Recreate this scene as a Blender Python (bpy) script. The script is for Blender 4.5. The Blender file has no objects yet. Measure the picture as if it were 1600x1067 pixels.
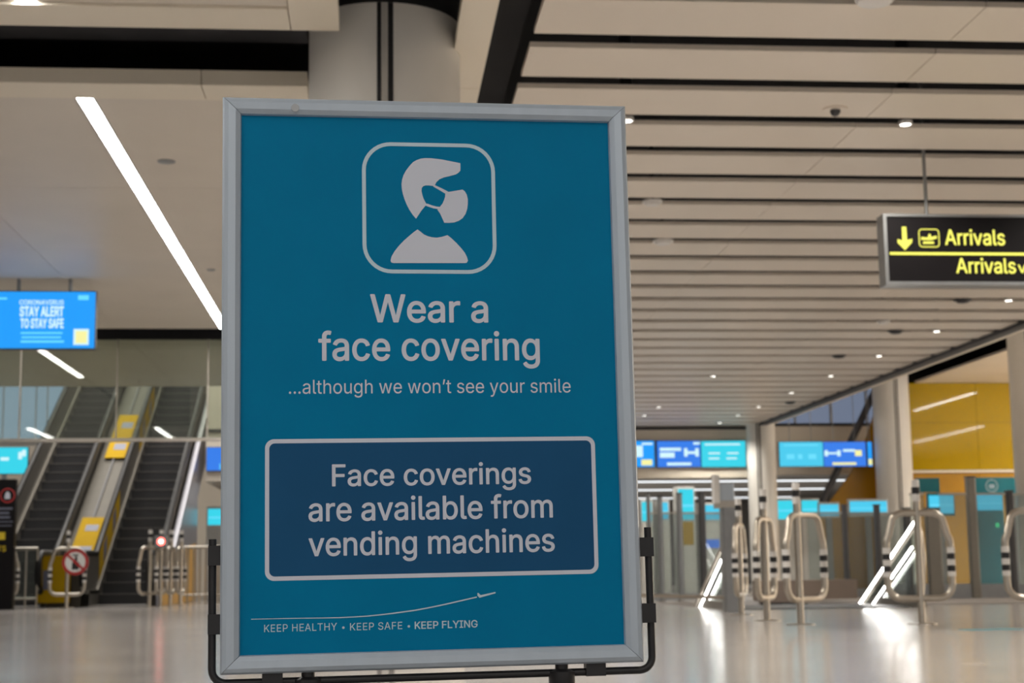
import bpy, math, random
from mathutils import Vector, Matrix
from mathutils.geometry import delaunay_2d_cdt
random.seed(7)
C = bpy.context.scene.collection

def lin(c):
    c /= 255.0
    return c / 12.92 if c <= .04045 else ((c + .055) / 1.055) ** 2.4
def S(r, g, b): return (lin(r), lin(g), lin(b), 1.0)

# ------------------------------------------------------------------ camera, world, exposure
F_PX, PITCH, YAW, ROLL, HC = 2450.9, math.radians(8.345), math.radians(5.143), math.radians(.737), .5
fw = Vector((math.sin(YAW) * math.cos(PITCH), math.cos(YAW) * math.cos(PITCH), math.sin(PITCH)))
r0 = Vector((math.cos(YAW), -math.sin(YAW), 0)); u0 = r0.cross(fw)
rt = r0 * math.cos(ROLL) - u0 * math.sin(ROLL); up = u0 * math.cos(ROLL) + r0 * math.sin(ROLL)
cam = bpy.data.cameras.new('camera'); camo = bpy.data.objects.new('camera', cam); C.objects.link(camo)
camo.matrix_world = Matrix(((rt.x, up.x, -fw.x, 0), (rt.y, up.y, -fw.y, 0), (rt.z, up.z, -fw.z, HC), (0, 0, 0, 1)))
cam.sensor_width = 36; cam.lens = F_PX * 36 / 1600; cam.clip_end = 300
cam.dof.use_dof = True; cam.dof.focus_distance = 2.37; cam.dof.aperture_fstop = 10
bpy.context.scene.camera = camo
w = bpy.data.worlds.new('hall_light'); bpy.context.scene.world = w; w.use_nodes = True
w.node_tree.nodes['Background'].inputs[0].default_value = (1.0, .96, .92, 1)
w.node_tree.nodes['Background'].inputs[1].default_value = .52
vs = bpy.context.scene.view_settings
vs.view_transform = 'Standard'; vs.look = 'None'; vs.exposure = 0; vs.gamma = 1; vs.use_curve_mapping = False
STRIP_E, DOWN_E, DOWN_W, LED_E = 42.0, 12.0, 138.0, 16.0
def lamp(name, loc, sx, sy, watts, spread=180, col=(1, .95, .88), aim=(0, 0, -1)):
    l = bpy.data.lights.new(name, 'AREA'); l.shape = 'RECTANGLE'; l.size = sx; l.size_y = sy; l.energy = watts; l.color = col; l.spread = math.radians(spread)
    o = bpy.data.objects.new(name, l); C.objects.link(o); o.location = loc
    o.rotation_euler = Vector(aim).to_track_quat('-Z', 'Y').to_euler(); return o
lamp('fill_light_behind', (1, -2.5, 3.4), 6, 5, 120)                 # added fill light behind the photographer, no fitting modelled
lamp('fill_light_gate_hall', (19.5, 25, 4.8), 5, 20, 5800, 140)            # added fill light under the high ceiling over the gates
lamp('fill_light_escalator_hall', (-5, 33.5, 8.2), 7, 14, 1500)          # fill light added above the escalators
lamp('fill_light_far_room', (7, 46, 2.8), 14, 8, 500)  # added fill light that brightens the far room

# ------------------------------------------------------------------ picking points on true planes
def ray(x, y): return rt * ((x - 800) / F_PX) - up * ((y - 533.5) / F_PX) + fw
CAMP = Vector((0, 0, HC))
def at_y(x, y, Y): d = ray(x, y); return CAMP + d * (Y / d.y)
def at_z(x, y, z): d = ray(x, y); return CAMP + d * ((z - HC) / d.z)
def at_x(x, y, X): d = ray(x, y); return CAMP + d * (X / d.x)

# ------------------------------------------------------------------ materials
def mat(name, col, rough=.5, metal=0, var=.06, scale=6, emit=0, spec=.5, coat=0, bump=0, stretch=(1, 1, 1)):
    m = bpy.data.materials.new(name); m.use_nodes = True; n = m.node_tree.nodes; l = m.node_tree.links
    b = n['Principled BSDF']
    b.inputs['Roughness'].default_value = rough; b.inputs['Metallic'].default_value = metal
    b.inputs['Specular IOR Level'].default_value = spec; b.inputs['Coat Weight'].default_value = coat
    tc = n.new('ShaderNodeTexCoord'); mp = n.new('ShaderNodeMapping'); nz = n.new('ShaderNodeTexNoise')
    mp.inputs['Scale'].default_value = stretch; nz.inputs['Scale'].default_value = scale; nz.inputs['Detail'].default_value = 4
    l.new(tc.outputs['Object'], mp.inputs[0]); l.new(mp.outputs[0], nz.inputs[0])
    rp = n.new('ShaderNodeValToRGB')
    rp.color_ramp.elements[0].position = .3; rp.color_ramp.elements[1].position = .7
    rp.color_ramp.elements[0].color = tuple(c * (1 - var) for c in col[:3]) + (1,)
    rp.color_ramp.elements[1].color = tuple(min(1, c * (1 + var)) for c in col[:3]) + (1,)
    l.new(nz.outputs[0], rp.inputs[0]); l.new(rp.outputs[0], b.inputs['Base Color'])
    if emit:
        l.new(rp.outputs[0], b.inputs['Emission Color']); b.inputs['Emission Strength'].default_value = emit
    if bump:
        bp = n.new('ShaderNodeBump'); bp.inputs['Strength'].default_value = bump; bp.inputs['Distance'].default_value = .002
        l.new(nz.outputs[0], bp.inputs['Height']); l.new(bp.outputs[0], b.inputs['Normal'])
    return m
def glow(name, col, e=1.0, var=0.0):
    m = mat(name, (0, 0, 0, 1), .3, 0, 0, 1); b = m.node_tree.nodes['Principled BSDF']
    b.inputs['Specular IOR Level'].default_value = .2
    b.inputs['Emission Color'].default_value = col; b.inputs['Emission Strength'].default_value = e
    return m
def glass(name, tint, ior=1.5, haze=0.0):
    m = bpy.data.materials.new(name); m.use_nodes = True; n = m.node_tree.nodes; l = m.node_tree.links; n.clear()
    o = n.new('ShaderNodeOutputMaterial'); mx = n.new('ShaderNodeMixShader'); t = n.new('ShaderNodeBsdfTransparent'); g = n.new('ShaderNodeBsdfGlossy')
    fr = n.new('ShaderNodeFresnel'); t.inputs[0].default_value = tint; g.inputs['Roughness'].default_value = .02
    ge = n.new('ShaderNodeNewGeometry'); mr = n.new('ShaderNodeMapRange'); mr.inputs[3].default_value = ior; mr.inputs[4].default_value = 1 / ior
    l.new(ge.outputs['Backfacing'], mr.inputs[0]); l.new(mr.outputs[0], fr.inputs[0])
    l.new(fr.outputs[0], mx.inputs[0]); l.new(t.outputs[0], mx.inputs[1]); l.new(g.outputs[0], mx.inputs[2])
    if haze:
        d = n.new('ShaderNodeBsdfDiffuse'); d.inputs[0].default_value = (.5, .52, .5, 1); m2 = n.new('ShaderNodeMixShader'); m2.inputs[0].default_value = haze
        l.new(mx.outputs[0], m2.inputs[1]); l.new(d.outputs[0], m2.inputs[2]); l.new(m2.outputs[0], o.inputs[0])
    else: l.new(mx.outputs[0], o.inputs[0])
    return m
M = dict(
    cream=mat('cream_panel', (.74, .67, .58, 1), .42, var=.03, scale=1.3),
    slat=mat('cream_slat', (.76, .68, .59, 1), .38, var=.025, scale=1.1),
    edge=mat('cream_rim', (.84, .76, .63, 1), .45, var=.02, scale=1),
    black=mat('plenum_black', (.006, .006, .008, 1), .8, var=.3, scale=2),
    column=mat('column_cladding', (.72, .70, .66, 1), .38, var=.03, scale=1.5),
    seam=mat('column_seam', (.008, .008, .009, 1), .5), seam_metal=mat('seam_metal', (.55, .53, .49, 1), .4, .3),
    wall=mat('wall_beige', (.76, .69, .59, 1), .6, var=.04, scale=1),
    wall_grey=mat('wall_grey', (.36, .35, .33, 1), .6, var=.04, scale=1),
    dark=mat('dark_grey', (.05, .05, .055, 1), .5, var=.1), jet=mat('black_paint', (.012, .012, .014, 1), .4, var=.2, scale=30),
    steel=mat('brushed_steel', (.24, .225, .20, 1), .45, .85, var=.06, scale=14, stretch=(1, 1, 6)),
    satin=mat('satin_tube', (.50, .46, .40, 1), .28, .95, var=.05, scale=20),
    bronze=mat('bronze_steel', (.055, .048, .036, 1), .5, .6, var=.08, scale=6), greysteel=mat('grey_steel', (.30, .31, .32, 1), .35, .7, var=.06, scale=10),
    alu=mat('anodised_aluminium', (.46, .53, .61, 1), .42, .35, var=.03, scale=40, stretch=(1, 1, .1)),
    white=mat('white_band', (.74, .72, .70, 1), .5), 
    signwhite=mat('sign_white', (.88, .88, .88, 1), .5, var=.01), teal=mat('teal_print', (.0005, .185, .37, 1), .5, var=.04, scale=9, spec=.06), navy=mat('navy_print', (.014, .085, .20, 1), .5, var=.05, scale=8, spec=.06),
    print=mat('print_white', (.61, .65, .75, 1), .5, var=.01), paleprint=mat('print_pale_blue', (.50, .66, .76, 1), .5, var=.01),
    yellow=mat('yellow_glass', (.47, .31, .001, 1), .035, var=.05, scale=1.2, spec=.4), orange=mat('orange_panel', (.44, .22, .004, 1), .2, var=.08, scale=1.2),
    sticker=mat('yellow_sticker', (.42, .26, .002, 1), .8, spec=.15, var=.03), slate=mat('slate_print', (.13, .14, .20, 1), .5),
    step=mat('step_dark', (.042, .041, .044, 1), .45, .2, var=.12, scale=40, stretch=(12, 1, 1)), nose=mat('step_nosing', (.20, .19, .18, 1), .4, .3),
    rubber=mat('handrail_rubber', (.006, .006, .007, 1), .5, spec=.25), truss=mat('truss_cladding', (.40, .40, .45, 1), .3, .5, var=.03, scale=1),
    kick=mat('warm_reflection_paint', (.85, .50, .10, 1), .4, var=.08, scale=1), kiosk=mat('kiosk_grey', (.60, .60, .58, 1), .45, var=.05), red=mat('sign_red', (.50, .03, .03, 1), .4), mat=mat('dark_carpet', (.17, .152, .14, 1), .8, var=.1, scale=8),  # kick holds the warm reflection on the escalator cladding as colour
    tealpanel=mat('gate_teal', (.008, .23, .30, 1), .3), plinth=mat('brown_plinth', (.22, .17, .14, 1), .5, var=.05),
    amber=mat('amber_print', (.70, .52, .02, 1), .4),
    tubeglow=glow('strip_diffuser', (1, .98, .94, 1), STRIP_E), lens=glow('downlight_lens', (1, .95, .85, 1), DOWN_E), led=glow('led_tube', (1, .98, .94, 1), LED_E),
    highglow=glow('high_strip_diffuser', (1, .97, .9, 1), 30.0), farstrip=glow('far_strip', (.93, .97, 1, 1), 1.6), redled=glow('red_led', (1, .10, .08, 1), 7),
    blue=glow('screen_blue', S(38, 160, 255), 1.0), royal=glow('screen_royal_blue', S(58, 128, 236), 1.0), cyan=glow('screen_cyan', S(60, 214, 236), 1.0),
    dimcyan=glow('screen_dim_cyan', S(78, 205, 240), 1.0), scr_white=glow('screen_white', S(215, 250, 255), 1.0), scr_pale=glow('screen_pale', S(110, 225, 255), 1.0),
    scr_yellow=glow('screen_yellow', S(250, 246, 165), 1.0), sign_yellow=glow('sign_yellow', S(255, 250, 110), 1.25), sign_black=mat('sign_face', (.008, .007, .008, 1), .4, spec=.12),
    green=glow('green_led', S(70, 230, 150), 1.2), sky=glow('daylit_glass', S(140, 160, 184), 1.5), sky2=glow('dusk_glass', S(108, 118, 138), 1.0),
    clear=glass('clear_glass', (.80, .84, .82, 1)), header=glass('header_glass', (.74, .78, .72, 1), 1.6, .05), gateglass=glass('gate_glass', (.76, .80, .79, 1), 1.5, .08),
)
# polished stone floor: pale tiles with hairline joints, glossy
def floor_material():
    m = mat('polished_stone', (.40, .372, .352, 1), .16, var=.07, scale=3.2, spec=.55); n = m.node_tree.nodes; l = m.node_tree.links
    b = n['Principled BSDF']; br = n.new('ShaderNodeTexBrick'); tc = n['Texture Coordinate']
    br.offset = .5; br.inputs['Scale'].default_value = 1; br.inputs['Brick Width'].default_value = 1.2; br.inputs['Row Height'].default_value = .6; br.inputs['Mortar Size'].default_value = .003
    br.inputs['Color1'].default_value = (1, 1, 1, 1); br.inputs['Color2'].default_value = (.94, .94, .95, 1); br.inputs['Mortar'].default_value = (.7, .68, .66, 1)
    mx = n.new('ShaderNodeMix'); mx.data_type = 'RGBA'; mx.blend_type = 'MULTIPLY'; mx.inputs[0].default_value = 1
    l.new(tc.outputs['Object'], br.inputs[0]); l.new(n['Color Ramp'].outputs[0], mx.inputs[6]); l.new(br.outputs[0], mx.inputs[7]); l.new(mx.outputs[2], b.inputs['Base Color'])
    n2 = n.new('ShaderNodeTexNoise'); n2.inputs['Scale'].default_value = .9; mr = n.new('ShaderNodeMapRange')
    mr.inputs[3].default_value = .13; mr.inputs[4].default_value = .21; l.new(tc.outputs['Object'], n2.inputs[0]); l.new(n2.outputs[0], mr.inputs[0]); l.new(mr.outputs[0], b.inputs['Roughness'])
    return m
M['floor'] = floor_material()

# ------------------------------------------------------------------ mesh helpers
class MB:
    def __init__(s): s.v = []; s.f = []
    def add(s, vs, fs):
        k = len(s.v); s.v += [tuple(p) for p in vs]; s.f += [tuple(i + k for i in f) for f in fs]; return s
    def box(s, x0, x1, y0, y1, z0, z1):
        return s.add([(x0, y0, z0), (x1, y0, z0), (x1, y1, z0), (x0, y1, z0), (x0, y0, z1), (x1, y0, z1), (x1, y1, z1), (x0, y1, z1)],
                     [(0, 3, 2, 1), (4, 5, 6, 7), (0, 1, 5, 4), (1, 2, 6, 5), (2, 3, 7, 6), (3, 0, 4, 7)])
    def bevbox(s, x0, x1, y0, y1, z0, z1, b):   # box with its four upright edges chamfered
        P = [(x0 + b, y0), (x1 - b, y0), (x1, y0 + b), (x1, y1 - b), (x1 - b, y1), (x0 + b, y1), (x0, y1 - b), (x0, y0 + b)]
        return s.prism([(p[0], p[1], z0) for p in P], (0, 0, z1 - z0))
    def prism(s, poly, ext):
        n = len(poly); e = Vector(ext); P = [Vector(p) for p in poly]
        return s.add(P + [p + e for p in P], [tuple(range(n))[::-1], tuple(range(n, 2 * n))] + [(i, (i + 1) % n, n + (i + 1) % n, n + i) for i in range(n)])
    def tube(s, pts, r, n=10, closed=False):
        P = [Vector(p) for p in pts]; N = len(P); rings = []; ref = None
        for i, p in enumerate(P):
            a = P[(i - 1) % N] if (closed or i) else p; b = P[(i + 1) % N] if (closed or i < N - 1) else p
            t = (b - a).normalized()
            if ref is None: ref = t.orthogonal().normalized()
            ref = (ref - t * ref.dot(t)).normalized(); q = t.cross(ref)
            rings.append([p + (ref * math.cos(2 * math.pi * k / n) + q * math.sin(2 * math.pi * k / n)) * r for k in range(n)])
        vs = [v for R in rings for v in R]; fs = []
        for i in range(N if closed else N - 1):
            j = (i + 1) % N
            sh = 0
            if closed and j == 0: sh = min(range(n), key=lambda k: (rings[0][k] - rings[-1][0]).length)
            fs += [(i * n + k, i * n + (k + 1) % n, j * n + (k + 1 + sh) % n, j * n + (k + sh) % n) for k in range(n)]
        if not closed: fs += [tuple(range(n))[::-1], tuple(range((N - 1) * n, N * n))]
        return s.add(vs, fs)
    def lathe(s, prof, n=24, c=(0, 0, 0), cap=True):
        m = len(prof); vs = []; fs = []
        for k in range(n):
            a = 2 * math.pi * k / n
            vs += [(c[0] + r * math.cos(a), c[1] + r * math.sin(a), c[2] + z) for r, z in prof]
        for k in range(n):
            q = (k + 1) % n
            fs += [(k * m + i, q * m + i, q * m + i + 1, k * m + i + 1) for i in range(m - 1)]
        if cap: fs += [tuple(k * m for k in range(n))[::-1], tuple(k * m + m - 1 for k in range(n))]
        return s.add(vs, fs)
    def mesh(s, name, m, smooth=False, off=(0, 0, 0)):
        me = bpy.data.meshes.new(name); o = Vector(off)
        me.from_pydata([Vector(p) - o for p in s.v], [], s.f); me.materials.append(m); me.update()
        if smooth:
            me.polygons.foreach_set('use_smooth', [len(p.vertices) == 4 for p in me.polygons]); me.set_sharp_from_angle(angle=math.radians(40))
        return me
    def build(s, name, m, parent=None, smooth=False, off=(0, 0, 0)):
        if parent is not None and tuple(off) == (0, 0, 0) and parent.name in ORIG: off = ORIG[parent.name]
        o = bpy.data.objects.new(name, s.mesh(name, m, smooth, off)); C.objects.link(o)
        if parent is not None: o.parent = parent; ORIG[o.name] = tuple(off)
        return o
ORIG = {}
def box(*a): return MB().box(*a)
def tag(o, label, cat, group=None):
    o['label'] = label; o['category'] = cat
    if group: o['group'] = group
    return o
def thing(name, label, cat, loc=(0, 0, 0), rz=0, group=None, world=True):
    # world=True: parts are given in world coordinates; False: in the thing's own coordinates
    o = bpy.data.objects.new(name, None); C.objects.link(o); o.location = loc; o.rotation_euler = (0, 0, rz); o.empty_display_size = .1
    ORIG[o.name] = tuple(loc) if world else (0, 0, 0)
    return tag(o, label, cat, group)
def struct(name, mb, m, parent=None, smooth=False):
    o = mb.build(name, m, parent, smooth)
    if parent is None: o['kind'] = 'structure'
    return o
def dup(root, loc, rz=None, label=None):
    r = root.copy(); C.objects.link(r); r.location = loc
    if rz is not None: r.rotation_euler = (0, 0, rz)
    if label: r['label'] = label
    for ch in list(root.children):
        c = ch.copy(); C.objects.link(c); c.parent = r
        for g in ch.children:
            d = g.copy(); C.objects.link(d); d.parent = c
    return r
# flat print: polygons and lettering laid on a plane (origin, right, up)
class Plane:
    def __init__(s, o, u, v): s.o = Vector(o); s.u = Vector(u).normalized(); s.v = Vector(v).normalized(); s.n = s.u.cross(s.v)
    def p(s, a, b, h=0): return s.o + s.u * a + s.v * b + s.n * h
    def px(s, x, y):
        d = ray(x, y); t = (s.o - CAMP).dot(s.n) / d.dot(s.n); q = CAMP + d * t - s.o
        return q.dot(s.u), q.dot(s.v)
def flat(pl, polys, h):
    mb = MB()
    for P in polys: mb.add([pl.p(a, b, h) for a, b in P], [tuple(range(len(P)))])
    return mb
def rect(a0, a1, b0, b1): return [(a0, b0), (a1, b0), (a1, b1), (a0, b1)]
def rrect(a0, a1, b0, b1, r, n=8):
    out = []
    for cx, cy, t in ((a1 - r, b1 - r, 0), (a0 + r, b1 - r, 90), (a0 + r, b0 + r, 180), (a1 - r, b0 + r, 270)):
        for i in range(n + 1):
            a = math.radians(t + 90 * i / n); out.append((cx + r * math.cos(a), cy + r * math.sin(a)))
    return out
def ringpoly(pl, outer, inner, h):
    n = len(outer); return MB().add([pl.p(a, b, h) for a, b in outer + inner], [(i, (i + 1) % n, n + (i + 1) % n, n + i) for i in range(n)])
def circ(cx, cy, r, n=28): return [(cx + r * math.cos(2 * math.pi * i / n), cy + r * math.sin(2 * math.pi * i / n)) for i in range(n)]
def fill_outlines(me):      # outlines of lettering -> filled faces, overlapping outlines united
    adj = {}
    for e in me.edges:
        a, b = e.vertices; adj.setdefault(a, []).append(b); adj.setdefault(b, []).append(a)
    seen = set(); loops = []
    for v in range(len(me.vertices)):
        if v in seen or v not in adj: continue
        lp = [v]; seen.add(v); nx = v + 1 if v + 1 in adj[v] else adj[v][0]
        while nx not in seen:
            lp.append(nx); seen.add(nx); o = [q for q in adj[nx] if q not in seen]
            if not o: break
            nx = o[0]
        P = [me.vertices[q].co.copy() for q in lp]
        if len(P) > 2: loops.append((sum(P[k].x * P[(k + 1) % len(P)].y - P[(k + 1) % len(P)].x * P[k].y for k in range(len(P))), P))
    V, E = [], []
    for A, P in loops:
        k = len(V); V += [p.xy for p in P]; E += [(k + q, k + (q + 1) % len(P)) for q in range(len(P))]
    ov, oe, of = delaunay_2d_cdt(V, E, [], 0, 1e-6, False)[:3]
    boxes = [(min(p.x for p in P), max(p.x for p in P), P) for A, P in loops]
    def winding(p):
        n = 0
        for xa, xb, P in boxes:
            if xb < p.x: continue
            for k in range(len(P)):
                a, b = P[k - 1], P[k]
                if (a.y > p.y) != (b.y > p.y) and p.x < (b.x - a.x) * (p.y - a.y) / (b.y - a.y) + a.x: n += 1 if b.y > a.y else -1
        return n
    fs = [tuple(f) for f in of if winding(sum((ov[q] for q in f), Vector((0, 0))) / len(f))]
    used = sorted({q for f in fs for q in f}); ix = {q: k for k, q in enumerate(used)}
    return [Vector((ov[q].x, ov[q].y, 0)) for q in used], [tuple(ix[q] for q in f) for f in fs]
try: FONT = bpy.data.fonts.load(bpy.utils.system_resource('DATAFILES') + '/fonts/Inter.woff2')   # lettering face that ships with Blender
except Exception: FONT = None
def letters(pl, s, a0, a1, base, high, h, name, m, parent, bold=0.0, space=1.0):
    cu = bpy.data.curves.new('lettering', 'FONT'); cu.body = s
    if FONT: cu.font = FONT
    cu.fill_mode = 'NONE'; cu.resolution_u = 4; cu.space_character = space
    ob = bpy.data.objects.new('lettering', cu); C.objects.link(ob); bpy.context.view_layer.update()
    me = ob.to_mesh(); vs, fs = fill_outlines(me)
    ob.to_mesh_clear(); bpy.data.objects.remove(ob); bpy.data.curves.remove(cu)
    x0 = min(v.x for v in vs); x1 = max(v.x for v in vs); y1 = max(v.y for v in vs)
    sx = (a1 - a0) / (x1 - x0); sy = high / y1
    mb = MB(); bd = max(0, bold); k = (x1 - x0) / (x1 - x0 + 2 * bd)
    for i in range(9 if bd else 1):     # stroke weight: the outline laid over itself, shifted round a small circle
        dx, dy = (0, 0) if i == 8 or not bd else (bd * math.cos(i * math.pi / 4), bd * .8 * math.sin(i * math.pi / 4))
        mb.add([pl.p(a0 + ((v.x - x0 + bd + dx) * k) * sx, base + (v.y + dy) * sy * (y1 / (y1 + bd * .8)), h + i * 2e-6) for v in vs], fs)
    return mb.build(name, m, parent)

# ================================================================== SETTING
CZ = 3.5
HX0, HX1, HY0, HY1 = 4.31, 6.80, 20.9, 24.5            # opening of the down escalator
fl = MB()
for a in ((-14, HX0, -8, 60), (HX1, 26, -8, 60), (HX0, HX1, -8, HY0), (HX0, HX1, HY1, 60)): fl.box(*a, -.25, 0)
struct('floor', fl, M['floor'])
struct('floor', box(6.95, 24, 20.2, 37.4, 0.0, .012), M['mat'])
struct('wall_left', box(-14.2, -14, -8, 60, -.2, 9), M['wall_grey'])
struct('wall_right', box(24, 24.2, -8, 60, -.2, 9), M['wall'])
# black void over the low ceiling
pl_ = MB().box(-14, 8.2, -8, 25.3, 4.15, 4.2).box(.7, 8.2, 25.3, 32.7, 4.15, 4.2)
ceil = struct('ceiling', pl_, M['black'])
# left raft: cream panels, each its own piece
def panels(xs, ys, m, parent, z0=CZ, z1=CZ + .05, g=.003, name='panel'):
    for i in range(len(xs) - 1):
        for j in range(len(ys) - 1):
            box(xs[i] + g, xs[i + 1] - g, ys[j] + g, ys[j + 1] - g, z0, z1).build(name, m, parent)
RX = .66
rafts = [(-8, 8.10), (9.76, 19.30), (20.2, 25.3)]
LX = [-1.88, -4.47, -7.02]; LW = .13
for k, (ya, yb) in enumerate(rafts):
    xr = -.45 if k == 0 else RX
    stops = sorted(LX)
    edges = [-14] + [e for x in stops for e in (x, x + LW)] + [xr]
    ny = max(2, round((yb - ya) / 2.4)); ys = [ya + (yb - ya) * i / ny for i in range(ny + 1)]
    for q in range(0, len(edges) - 1, 2):
        a, b = edges[q], edges[q + 1]; nx = max(1, round((b - a) / 1.6))
        panels([a + (b - a) * i / nx for i in range(nx + 1)], ys, M['cream'], ceil)
    if k == 2: 
        for x in stops[1:]: panels([x, x + LW], ys, M['cream'], ceil)
rim = [-14, -11.5, -9, -6.5, -4.1, -2.05, -.45]
panels(rim, [8.10, 8.43], M['edge'], ceil, CZ - .015, CZ + .08, name='rim_panel')
panels([-.45, -.18], [3, 5.5, 8.43], M['edge'], ceil, CZ - .015, CZ + .08, name='rim_panel')
panels([-14, -11.2, -8.3, -5.4, -2.5, -1.05, -.40], [9.44, 9.76], M['edge'], ceil, CZ - .015, CZ + .08, name='rim_panel')
panels([.47, .672], [3, 6.2, 9.44, 9.76], M['edge'], ceil, CZ - .015, CZ + .05, name='rim_panel')
# dark slot cladding boards above the gap
struct('ceiling', MB().box(-14, -.4, 8.5, 9.5, 3.78, 3.82), M['dark'])
# slatted ceiling
slat_ceiling = struct('ceiling', MB().box(.675, .90, -8, 32.7, 3.72, 3.75), M['black'])
SX = [.905, 3.32, 5.7, 8.05]
shared = []
for i in range(3): shared.append(MB().box(.003, SX[i + 1] - SX[i] - .003, 0, .545, 0, .032).mesh('slat', M['slat']))
k = -18
while True:
    yf = 8.45 + .775 * k
    if yf > 32.75: break
    for i in range(3):
        o = bpy.data.objects.new('slat', shared[i]); C.objects.link(o); o.parent = slat_ceiling; o.location = (SX[i], yf - .545, CZ)
    k += 1
MB().box(8.05, 8.20, -8, 32.7, CZ - .05, CZ + .12).build('edge_shade', M['dark'], slat_ceiling)  # dark box standing in for the shadow line beside the beam
# beam at the right edge of the slats
bm_ = MB().prism([(8.2, -8, 3.50), (8.42, -8, 3.50), (8.42, -8, 5.4), (8.05, -8, 5.4), (8.05, -8, 3.625), (8.2, -8, 3.625)], (0, 40.7, 0))
struct('trim_1', bm_, M['edge'])
# high ceiling over the gates with a black slot
struct('ceiling', MB().box(8.45, 24, -8, 40, 5.5, 5.55), M['black'])
struct('wall_back', MB().box(8.3, 24, 37.76, 37.85, 4.9, 5.5), M['black'])
hc = struct('ceiling', MB().box(8.45, 8.6, -8, 37.5, 4.99, 5.06), M['cream'])
panels([8.6, 10.5, 12.45], [-8, -2, 4, 10, 16, 22, 28, 33, 37.5], M['cream'], hc, 4.99, 5.04)
panels([13.35, 17, 20.5, 24], [-8, -2, 4, 10, 16, 22, 28, 33, 37.5], M['cream'], hc, 4.99, 5.04)
panels([12.45, 13.35], [-8, 0, 8, 16, 22, 26.5], M['cream'], hc, 4.99, 5.04)
# centre block behind the slats
wc = struct('wall_back', MB().box(-3.43, 8.3, 32.85, 33.1, 2.42, 4.5).box(-3.43, .7, 32.85, 33.1, 4.5, 8.6), M['wall'])
MB().box(-3.43, 8.05, 32.81, 32.86, 3.44, 3.50).build('shadow_gap', M['dark'], wc)
struct('wall_back', MB().box(8.3, 13.1, 37.5, 37.7, 2.75, 3.93), M['wall'])
struct('trim_2', MB().box(8.3, 13.1, 37.44, 37.5, 3.93, 4.0), M['jet'])
win = MB().box(8.3, 13.1, 37.62, 37.66, 4.0, 5.0)
window = struct('window_1', win, M['sky2'])
for x in (8.3, 9.4, 10.3, 11.2, 12.1, 13.0): MB().box(x, x + .045, 37.56, 37.62, 4.0, 5.0).build('mullion', M['greysteel'], window)
# yellow glass wall
yw = struct('wall_back', MB().box(13.0, 24, 37.62, 37.75, 0, 4.99), M['dark'])
for a, b in ((13.1, 14.9), (14.9, 16.8), (16.8, 18.7), (18.7, 21.3), (21.3, 24)):
    box(a + .006, b - .006, 37.52, 37.62, 2.84, 4.0).build('panel', M['yellow'], yw); box(a + .006, b - .006, 37.52, 37.62, 4.006, 4.985).build('panel', M['yellow'], yw)
    box(a + .006, b - .006, 37.54, 37.62, 0, 2.76).build('lower_panel', M['orange'], yw)
MB().box(13.1, 24, 37.48, 37.56, 2.77, 2.83).build('white_rail', M['edge'], yw)
# far room under the block
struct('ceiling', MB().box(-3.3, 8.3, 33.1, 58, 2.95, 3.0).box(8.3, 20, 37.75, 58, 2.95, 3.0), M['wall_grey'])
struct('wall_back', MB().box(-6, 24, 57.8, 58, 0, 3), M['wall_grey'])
# escalator hall
struct('wall_back', MB().box(-14, -3.43, 47.5, 47.7, 0, 9), M['wall'])
struct('ceiling', MB().box(-14, .7, 25.3, 48, 8.9, 8.95), M['wall_grey'])
wl = struct('window_2', MB().box(-13, -8.9, 47.44, 47.48, 4.5, 7.6), M['sky'])
for x in (-13, -11.8, -10.9, -9.95, -9.62): MB().box(x, x + .025, 47.36, 47.44, 4.5, 7.6).build('mullion', M['white'], wl)
MB().box(-13, -8.9, 47.36, 47.44, 4.42, 4.5).build('window_sill', M['wall_grey'], wl)
struct('wall_side', MB().box(-3.43, -3.3, 33.1, 47.5, 2.42, 8.9), M['wall'])
# glass header (smoke screen) at the end of the left raft
gh = struct('trim_3', MB().box(-14, .66, 20.17, 20.23, 2.19, 2.235), M['satin'])
g0 = at_y(183, 600, 20.2).x; g1 = at_y(325, 600, 20.2).x
for a, b in ((-14, -9.5), (-9.5, g0 - 1.2), (g0 - 1.2, g0), (g0, g1), (g1, .66)):
    box(a + .006, b - .006, 20.195, 20.205, 2.235, 3.5).build('pane', M['header'], gh)
    box(b - .008, b + .008, 20.18, 20.22, 2.235, 3.5).build('glazing_bead', M['satin'], gh)
struct('trim_4', MB().box(-14, .66, 20.16, 20.24, 3.5, 4.15), M['black'])

# ================================================================== POSTER SIGN
SC = Vector((.0900, 2.378, .794)); sa, sb, sg = math.radians(3.435), math.radians(-.154), math.radians(-.518)
RM = Matrix.Rotation(sa, 3, 'Z') @ Matrix.Rotation(sb, 3, 'X') @ Matrix.Rotation(sg, 3, 'Y')
PL = Plane(SC, RM @ Vector((1, 0, 0)), RM @ Vector((0, 0, 1)))
sign = thing('poster_stand', 'freestanding teal poster sign asking people to wear a face covering, in a silver frame', 'sign', (SC.x, SC.y + .02, 0))
def pbox(a0, a1, b0, b1, h0, h1): return MB().prism([PL.p(a, b, h0) for a, b in ((a0, b0), (a1, b0), (a1, b1), (a0, b1))], PL.n * (h1 - h0))
IW, IH, OW, OH = .287, .4075, .3155, .4345
poster = pbox(-IW - .006, IW + .006, -IH - .006, IH + .006, -.004, 0).build('poster', M['teal'], sign)
pbox(-OW + .004, OW - .004, -OH + .004, OH - .004, -.022, -.0045).build('back_panel', M['dark'], sign)
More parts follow.
